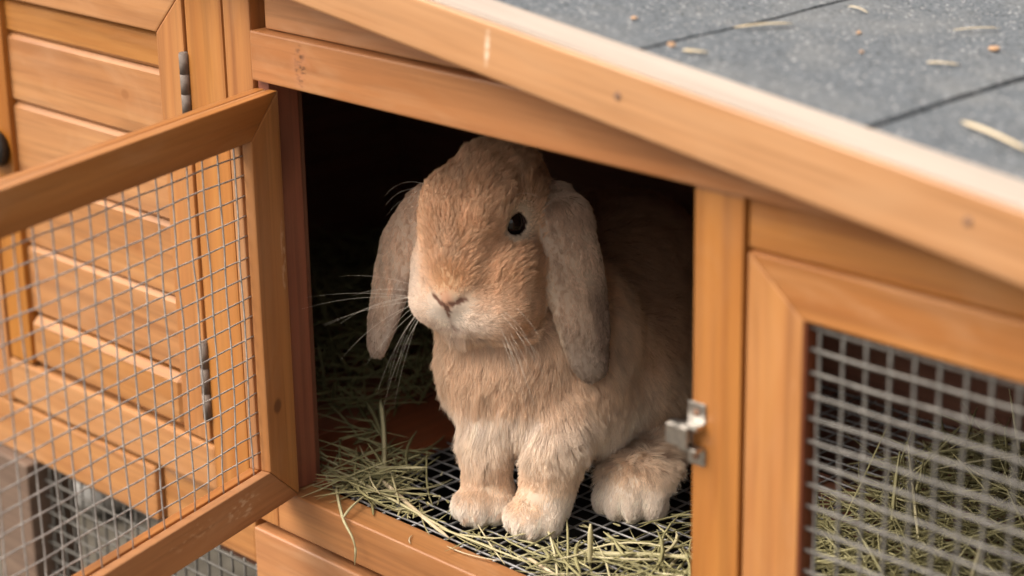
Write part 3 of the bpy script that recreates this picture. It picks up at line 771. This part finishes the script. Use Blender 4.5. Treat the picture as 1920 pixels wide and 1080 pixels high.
def fur_colour(P, Nn):
    n = len(P); c = np.tile(TAN, (n, 1))
    def mix(m, col): 
        nonlocal c
        m = np.clip(m, 0, 1)[:, None]; c = c*(1-m)+np.array(col)*m
    s, f, z = P.T
    x = np.abs(s-MID)
    mix(.5*sm(nz(P, 90, 3), .1, 1.2), DEEP)
    mix(.35*sm(nz(P, 60, 4), .1, 1.2), CREAM)
    # trunk and flank
    mix(.8*sm(-f, .075, .11), BODYSHADE)  # brown back, darkened in colour for the dim inside of the hutch
    mix(.85*sm(-f, .045, .08)*(1-sm(z, .055, .105))*sm(s, .0, .03), CREAM*1.03)
    # chest
    ch = (1-sm(z, .125, .145))*sm(f, -.10, -.06)
    mix(.62*ch, CREAM); mix(.85*ch*(1-sm(z, .055, .092))*sm(z, .035, .055), WHITE)
    mix(.5*ball(P, (.000, -.002, .064), (.036, .034, .026)), WHITE)
    # face
    mz = ball(P, (MID, .018, .149), (.050, .038, .0270), .15); mix(.85*mz, WHITE)
    mix(.72*ball(P, (MID-.030, .004, .160), (.030, .040, .044), .05), WHITE)
    mix(.45*ball(P, (MID+.024, .006, .160), (.022, .03, .016), .3)*sm(nz(P, 260, 15), -.3, .9), DEEP); mix(.30*ball(P, (MID+.030, -.0, .158), (.024, .034, .022), .4), CREAM)
    mix(.8*ball(P, (MID, .020, .176), (.016, .022, .017), .4), np.array([.64, .36, .18]))
    mix(.8*ball(P, (MID, .034, .163), (.0065, .010, .010), .4), np.array([.66, .33, .20]))
    SZ = np.stack([s, z], 1)
    for a, b, w_ in (((MID+.004, .1605), (MID+.0195, .1745), .60), ((MID-.004, .1605), (MID-.0180, .1735), .42), ((MID, .1585), (MID, .1410), .80), ((MID, .1425), (MID+.014, .1400), .40), ((MID, .1425), (MID-.012, .1405), .35)):
        a = np.array(a); b = np.array(b); tq = np.clip(((SZ-a)@(b-a))/((b-a)@(b-a)), 0, 1)
        dq = np.linalg.norm(SZ-(a+tq[:, None]*(b-a)), axis=1); mix(w_*(1-.65*tq)*np.exp(-(dq/.0013)**2)*(f > .008), [.26, .12, .08])
    for e in EYES:
        d = np.linalg.norm((P-np.array(e))/np.array([1, 1, 1.1]), axis=1); mix(.75*(1-sm(d, .0105, .0210)), CREAM*1.04)
        d2 = np.linalg.norm(P-(np.array(e)+np.array([0, .006, -.022])), axis=1); mix(.75*(1-sm(d2, .006, .017)), GREY*1.45)
    mix(.6*ball(P, (MID+.040, -.012, .156), (.016, .03, .022), .4), GREY*1.25)
    # legs and paws
    lg = (1-sm(z, .055, .075))*sm(f, -.034, -.02); mix(.62*lg, CREAM)
    toes = (1-sm(z, .013, .024))*sm(f, .002, .012); mix(.95*toes, WHITE); mix(.5*toes*sm(nz(P, 330, 61), .2, .9), TAN)
    hf = (1-sm(z, .030, .045))*(x > .065)*sm(f, -.09, -.06); mix(.75*hf, CREAM)
    mix(.75*hf*(1-sm(z, .018, .034))*sm(f, -.065, -.045), WHITE)
    st = (1-sm(z, .004, .010)); mix(.5*st, [.58, .52, .33])
    mL, mR = ear_mask(P)
    for m_, e_, inn in ((mL, earL_pts, None), (mR, earR_pts, None)):
        t = sm(-z, -.20, -.10)
        t = sm(-z, -.155, -.105); cc = EARC*(1-t[:, None])+GREY*t[:, None]*.86
        cc = cc*(1+.10*nz(P, 170, 8)[:, None]+.05*nz(P, 480, 9)[:, None])
        c[m_] = cc[m_]*(.86 if m_ is mL else 1)
    for m_, e_, sg in ((mL, earL_pts, 1), (mR, earR_pts, -1)):
        dx = s-np.interp(z, e_[::-1, 2], e_[::-1, 0])
        if sg > 0:
            mix(m_*.75*sm(dx, .0060, .0100)*(1-sm(z, .150, .175)), [.20, .13, .095])
            mix(m_*.55*sm(-dx, .0075, .0115)*(1-sm(z, .17, .19)), CREAM)
        else:
            mix(m_*.65*sm(dx, .0045, .0085)*(1-sm(z, .150, .175)), [.50, .40, .34])
            mix(m_*.50*sm(-dx, .010, .014)*(1-sm(z, .17, .19)), CREAM)
    return np.clip(c, .01, .95), mL, mR

me = bpy.data.meshes.new('body')
VW = to_world(VR)
me.from_pydata(VW.tolist(), [], FR.tolist()); me.update()
me.polygons.foreach_set('use_smooth', [True]*len(me.polygons))
NB = gradient(VR)
cb, mLb, mRb = fur_colour(VR, NB)
# inside of the ear rims and eyelids darker skin
for e in EYES:
    d = np.linalg.norm(VR-np.array(e), axis=1); cb[d < .0100] = (.05, .025, .018)
for a, b in (((MID, .0320, .1590), (MID, .0290, .1455)), ((MID, .0355, .1595), (MID+.0115, .0285, .1645)), ((MID, .0355, .1595), (MID-.0115, .0275, .1645))):
    a = np.array(a); b = np.array(b); t = np.clip(((VR-a)@(b-a))/((b-a)@(b-a)), 0, 1)
    d = np.linalg.norm(VR-(a+t[:, None]*(b-a)), axis=1); cb[d < .0018] = (.24, .12, .085)
ca = me.color_attributes.new('tint', 'FLOAT_COLOR', 'POINT')
ca.data.foreach_set('color', np.c_[cb*.72, np.ones(len(cb))].ravel())
def furmat(name, attr, trans):
    m, t, b = newmat(name)
    a = N(t, 'ShaderNodeAttribute', attribute_name=attr)
    t.links.new(a.outputs['Color'], b.inputs['Base Color']); b.inputs['Roughness'].default_value = .62
    b.inputs['Specular IOR Level'].default_value = .25
    if trans:      # each hair is darker at its root than at its tip
        hi_ = N(t, 'ShaderNodeHairInfo')
        hm = N(t, 'ShaderNodeMix'); hm.data_type = 'RGBA'; hm.blend_type = 'MULTIPLY'; hm.inputs[0].default_value = 1
        cb_ = N(t, 'ShaderNodeCombineColor')
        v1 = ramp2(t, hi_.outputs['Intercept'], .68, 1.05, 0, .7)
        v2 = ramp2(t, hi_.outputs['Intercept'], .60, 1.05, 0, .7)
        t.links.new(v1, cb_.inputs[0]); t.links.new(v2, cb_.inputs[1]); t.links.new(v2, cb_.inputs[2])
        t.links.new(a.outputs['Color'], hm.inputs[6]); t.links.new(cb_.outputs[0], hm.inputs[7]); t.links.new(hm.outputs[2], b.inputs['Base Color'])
    if trans:
        tr = N(t, 'ShaderNodeBsdfTranslucent'); t.links.new(a.outputs['Color'], tr.inputs[0])
        mx = N(t, 'ShaderNodeMixShader'); mx.inputs[0].default_value = trans
        t.links.new(b.outputs[0], mx.inputs[1]); t.links.new(tr.outputs[0], mx.inputs[2])
        out = [n for n in t.nodes if n.type == 'OUTPUT_MATERIAL'][0]; t.links.new(mx.outputs[0], out.inputs[0])
    return m
me.materials.append(furmat('rabbit_skin', 'tint', 0))
RAB = empty('rabbit', None, tuple(RO)); thing(RAB, 'tan lop-eared rabbit sitting on the wire floor and looking out of the opening', 'rabbit')
def under(o, p=RAB):
    o.parent = p; o.matrix_parent_inverse = Matrix.Translation(-Vector(tuple(RO))) ; return o
body = under(link(bpy.data.objects.new('body', me)))

# fur
def tri_sample(n):
    A, B_, C_, D_ = (VR[FR[:, k]] for k in range(4))
    T = np.concatenate([np.stack([A, B_, C_], 1), np.stack([A, C_, D_], 1)])
    ar = np.linalg.norm(np.cross(T[:, 1]-T[:, 0], T[:, 2]-T[:, 0]), axis=1)
    cen = T.mean(1)
    wgt = np.where(cen[:, 1] > -.10, 1.0, np.where(cen[:, 0] > 0, .45, .25))
    hd = (cen[:, 2] > .125) & (cen[:, 1] > -.09); wgt = wgt*np.where(hd, 1.7, 1.0)
    p = ar*wgt; p /= p.sum()
    i = rng.choice(len(T), n, p=p); u = rng.random((n, 2)); sw = u.sum(1) > 1; u[sw] = 1-u[sw]
    return T[i, 0]+u[:, :1]*(T[i, 1]-T[i, 0])+u[:, 1:]*(T[i, 2]-T[i, 0])
NH = 620000
P = tri_sample(NH); Nn = gradient(P)
NOSE = np.array([MID, .036, .158])
eyed = np.min([np.linalg.norm(np.stack([P[:, 0]-e[0], (P[:, 1]-e[1]+.28*(P[:, 2]-e[2]))*1.0, (P[:, 2]-e[2])*.70], 1), axis=1) for e in EYES], axis=0)
keep = eyed > .0084
nosed = np.linalg.norm((P-np.array([MID, .034, .1590]))*np.array([1, 1, 1.2]), axis=1)
mouthd = np.where((np.abs(P[:, 0]-MID) < .0007) & (P[:, 2] < .1595) & (P[:, 2] > .1430) & (P[:, 1] > .015), 0, 1)
keep &= mouthd > 0
def near_seg(P, a, b):
    a = np.array(a); b = np.array(b); t = np.clip(((P-a)@(b-a))/((b-a)@(b-a)), 0, 1)
    return np.linalg.norm(P-(a+t[:, None]*(b-a)), axis=1)
nostr = np.minimum(near_seg(P, (MID, .0355, .1595), (MID+.0115, .0285, .1645)), .0005+near_seg(P, (MID, .0355, .1595), (MID-.0105, .0275, .1645)))
keep &= nostr > .0005
P, Nn, eyed, nosed, nostr = P[keep], Nn[keep], eyed[keep], nosed[keep], nostr[keep]
NH = len(P)
s, f, z = P.T
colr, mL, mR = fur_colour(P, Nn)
ears = mL | mR
head = sm(z, .125, .145)*sm(f, -.085, -.065)*(~ears)
chest = (1-head)*sm(f, -.10, -.06)*(1-ears)
leg = (1-sm(z, .055, .075))
# combing direction
away = unit(P-NOSE); flow_head = unit(away+np.array([0, -.35, .15]))
flow_body = np.tile(np.array([0, -.55, -.8]), (NH, 1)); flow_chest = np.tile(np.array([0, .1, -1.]), (NH, 1)); flow_ear = np.tile(np.array([0, .05, -1.]), (NH, 1))
fl = flow_body*(1-head-chest)[:, None].clip(0)+flow_head*head[:, None]+flow_chest*chest[:, None]
fl[ears] = flow_ear[ears]
low = z < .03; fl[low] = fl[low]*.4+np.array([0, .7, -.5])
for e in EYES:
    de = P-np.array(e); dd = np.linalg.norm(de, axis=1); wv_ = np.exp(-(dd/.017)**2)[:, None]*1.6
    fl = fl+unit(de)*wv_
curl = (np.stack([nz(P, 75, 21), nz(P, 75, 22), nz(P, 75, 23)], 1)*.38+np.stack([nz(P, 230, 24), nz(P, 230, 25), nz(P, 230, 26)], 1)*.26)*np.where(head > .5, 1, .75)[:, None]
fl = unit(fl)+curl
fl = fl-Nn*(fl*Nn).sum(1, keepdims=True); fl = unit(fl)
ln = .0105*np.ones(NH)
ln = np.where(head > .5, .0078+.0045*sm(z, .210, .235), ln)
muz = (head > .5)*(1-sm(z, .160, .180))*sm(f, -.03, -.01); ln = ln*(1-.35*muz)
ln = ln*(1-.72*np.exp(-(nosed/.017)**2))
ln = np.where(chest > .5, .0142, ln); ln = np.where((f < -.1), .014, ln)
zj = z+.010*nz(P, 70, 51)-.012*np.exp(-((s-.004)/.012)**2); ln = ln+.0035*np.exp(-((zj-.066)/.016)**2)*(f > -.05); legf = (1-sm(zj, .022, .066))*(f > -.034); ln = ln*(1-legf)+.0048*legf; ln = np.where((z < .024), .0056, ln)
ln = np.where(ears, .0042, ln)
tuft = (seg_dist(P, earL_pts[:2]) < .026) & (f < -.035) & (z > .200); ln = np.where(tuft, .008, ln)
ln *= np.clip((eyed-.0076)/.012, .2, 1)
ln *= np.clip(nostr/.005, .25, 1)
ln *= rng.uniform(.65, 1.15, NH)
lift = np.where(ears, .24, np.where(head > .5, .34, .40))+.09*nz(P, 170, 31)
lift = lift*(1-.25*(1-sm(z, .02, .06))); lift = np.where(ears, .28+.12*nz(P, 300, 33), lift)
lift = np.where(tuft, .20, lift)
K = 5
tt = np.linspace(0, 1, K)
jit = rng.normal(size=(NH, 3))*.12
pts = np.zeros((NH, K, 3))
for k, t_ in enumerate(tt):
    lf = lift*(1-.55*t_)
    d = fl*(1-lf)[:, None]+Nn*lf[:, None]+jit*t_
    if k == 0: pts[:, 0] = P-Nn*.0006
    else: pts[:, k] = pts[:, k-1]+unit(d)*(ln/(K-1))[:, None]
# clumping
ng = 24000
gi = rng.choice(NH, ng, replace=False)
kd = kdtree.KDTree(ng)
for j, i in enumerate(gi): kd.insert(P[i], j)
kd.balance()
own = np.array([kd.find(p)[1] for p in P.tolist()])
G = pts[gi][own]
okc = ((Nn*Nn[gi][own]).sum(1) > .7) & (ears == ears[gi][own]) & (np.linalg.norm(P-P[gi][own], axis=1) < .005)
amt = (.35+.65*sm(z, .02, .06))*np.where(ears, .45, np.where(head > .5, .66-.40*muz, .38))*okc*rng.uniform(.5, 1.1, NH)
for k in range(1, K):
    t_ = tt[k]**1.3; rel = (G[:, k]-G[:, 0])+pts[:, 0]*0
    tgt = G[:, k]
    a_ = (amt*t_)[:, None]; pts[:, k] = pts[:, k]*(1-a_)+tgt*a_
# keep fur above the wire floor
pts[:, :, 2] = np.maximum(pts[:, :, 2], .0012)
cv = bpy.data.hair_curves.new('fur')
cv.add_curves([K]*NH)
PW = to_world(pts.reshape(-1, 3))
cv.attributes['position'].data.foreach_set('vector', PW.astype(np.float32).ravel())
rad = (np.where(ears, .00010, np.where(head > .5, .00011, .00013))[:, None]*(1-.72*tt[None, :]**1.5)).astype(np.float32)
ra_ = cv.attributes.get('radius') or cv.attributes.new('radius', 'FLOAT', 'POINT')
ra_.data.foreach_set('value', rad.ravel())
ct_ = cv.attributes.new('tint', 'FLOAT_COLOR', 'CURVE')
var = (1+.06*rng.normal(size=NH)+.07*nz(P, 300, 41))[:, None]*(.95+.10*rng.random(ng)[own])[:, None]
ct_.data.foreach_set('color', np.c_[np.clip(colr*var, .01, .97), np.ones(NH)].astype(np.float32).ravel())
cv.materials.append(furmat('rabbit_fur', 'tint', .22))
fo = under(link(bpy.data.objects.new('fur', cv)), RAB); fo['kind'] = 'stuff'
# eyes
m, t, b = newmat('rabbit_eye'); b.inputs['Base Color'].default_value = (.014, .008, .006, 1); b.inputs['Roughness'].default_value = .10
b.inputs['Specular IOR Level'].default_value = .45
m_lid, t, b = newmat('rabbit_lid'); b.inputs['Base Color'].default_value = (.07, .030, .022, 1); b.inputs['Roughness'].default_value = .5
for k, e in enumerate(EYES):
    sg = 1 if k == 0 else -1
    bm = bmesh.new(); bmesh.ops.create_uvsphere(bm, u_segments=32, v_segments=20, radius=1)
    for v in bm.verts: v.co = Vector((v.co.x*.0088, v.co.y*.0078, v.co.z*.0100))
    o = bm_obj('eye', bm, m, None, True)
    o.location = Vector(tuple(to_world(np.array(e)-np.array([sg*.0012, .0002, 0]))))
    o.rotation_euler = (0, 0, ra+math.pi/2+sg*.5)
    under(o)
    V, F = [], []
    ring = []
    for i in range(33):
        th = 2*math.pi*i/32
        v_ = .0098*math.sin(th); ring.append((.0076*math.cos(th)*(1-.18*abs(math.sin(th)))-.28*v_*sg, v_))
    a_ = ra+math.pi/2-sg*0.0
    nrm = unit(np.array([sg*.84, .53, .08])); tx = unit(np.cross(ZV, nrm)); ty = np.cross(nrm, tx)
    cen = np.array(e)+nrm*.0040
    pts_ = [to_world(cen+tx*u_+ty*v_-nrm*(26*(u_*u_+v_*v_)+.0002)) for u_, v_ in ring]
    tube_data(V, F, [tuple(q) for q in pts_], .0014, 8)
    under(mesh_obj('eyelid', V, F, m_lid, None, True))
# nose pad
# whiskers: from the pads to both sides, and a few over the eyes
V, F = [], []
wr = np.random.default_rng(5)
def whisker(root, d, L_, droop, r_=.000085):
    p = np.array(root, float); d = unit(np.array(d, float)); P_ = [p.copy()]
    for i in range(12):
        d = unit(d+np.array([0, 0, -droop])*.12); p = p+d*L_/12; P_.append(p.copy())
    Q = to_world(np.array(P_)); tube_data(V, F, [tuple(q) for q in Q], r_, 4, [1-.8*i/12 for i in range(13)])
for i in range(13):
    a = i/12
    whisker((MID-.0240-wr.uniform(0, .004), .012+wr.uniform(-.006, .006), .160-.014*a), (-1, .25+wr.uniform(-.25, .35), .38-1.9*a+wr.uniform(-.12, .12)), wr.uniform(.045, .080), wr.uniform(.2, .9))
for i in range(13):
    a = i/12
    whisker((MID+.0240+wr.uniform(0, .004), .012+wr.uniform(-.006, .006), .160-.014*a), (1, .45+wr.uniform(-.2, .3), .10-1.3*a+wr.uniform(-.12, .12)), wr.uniform(.040, .065), wr.uniform(.3, .9))
for sg in (-1, 1):
    for i in range(3): whisker((MID+sg*.024, -.012, .215+.003*i), (sg, .15, .9+.2*i), .045, 1.4, .00007)
for a_, L2, dr in ((.16, .085, .25), (.10, .090, .3), (-.35, .080, .5), (-1.2, .075, .8), (-2.2, .085, .5)): whisker((MID-.026, .010, .154), (-1, .2, a_), L2, dr)
for a_, L2 in ((-.5, .06), (-.9, .075), (-1.4, .085)): whisker((MID+.026, .012, .152), (1, .6, a_), L2, .5)
mw_, t, b = newmat('whisker'); b.inputs['Base Color'].default_value = (.85, .78, .68, 1); b.inputs['Roughness'].default_value = .35
wo_ = under(mesh_obj('whiskers', V, F, mw_, None, True)); wo_['kind'] = 'stuff'
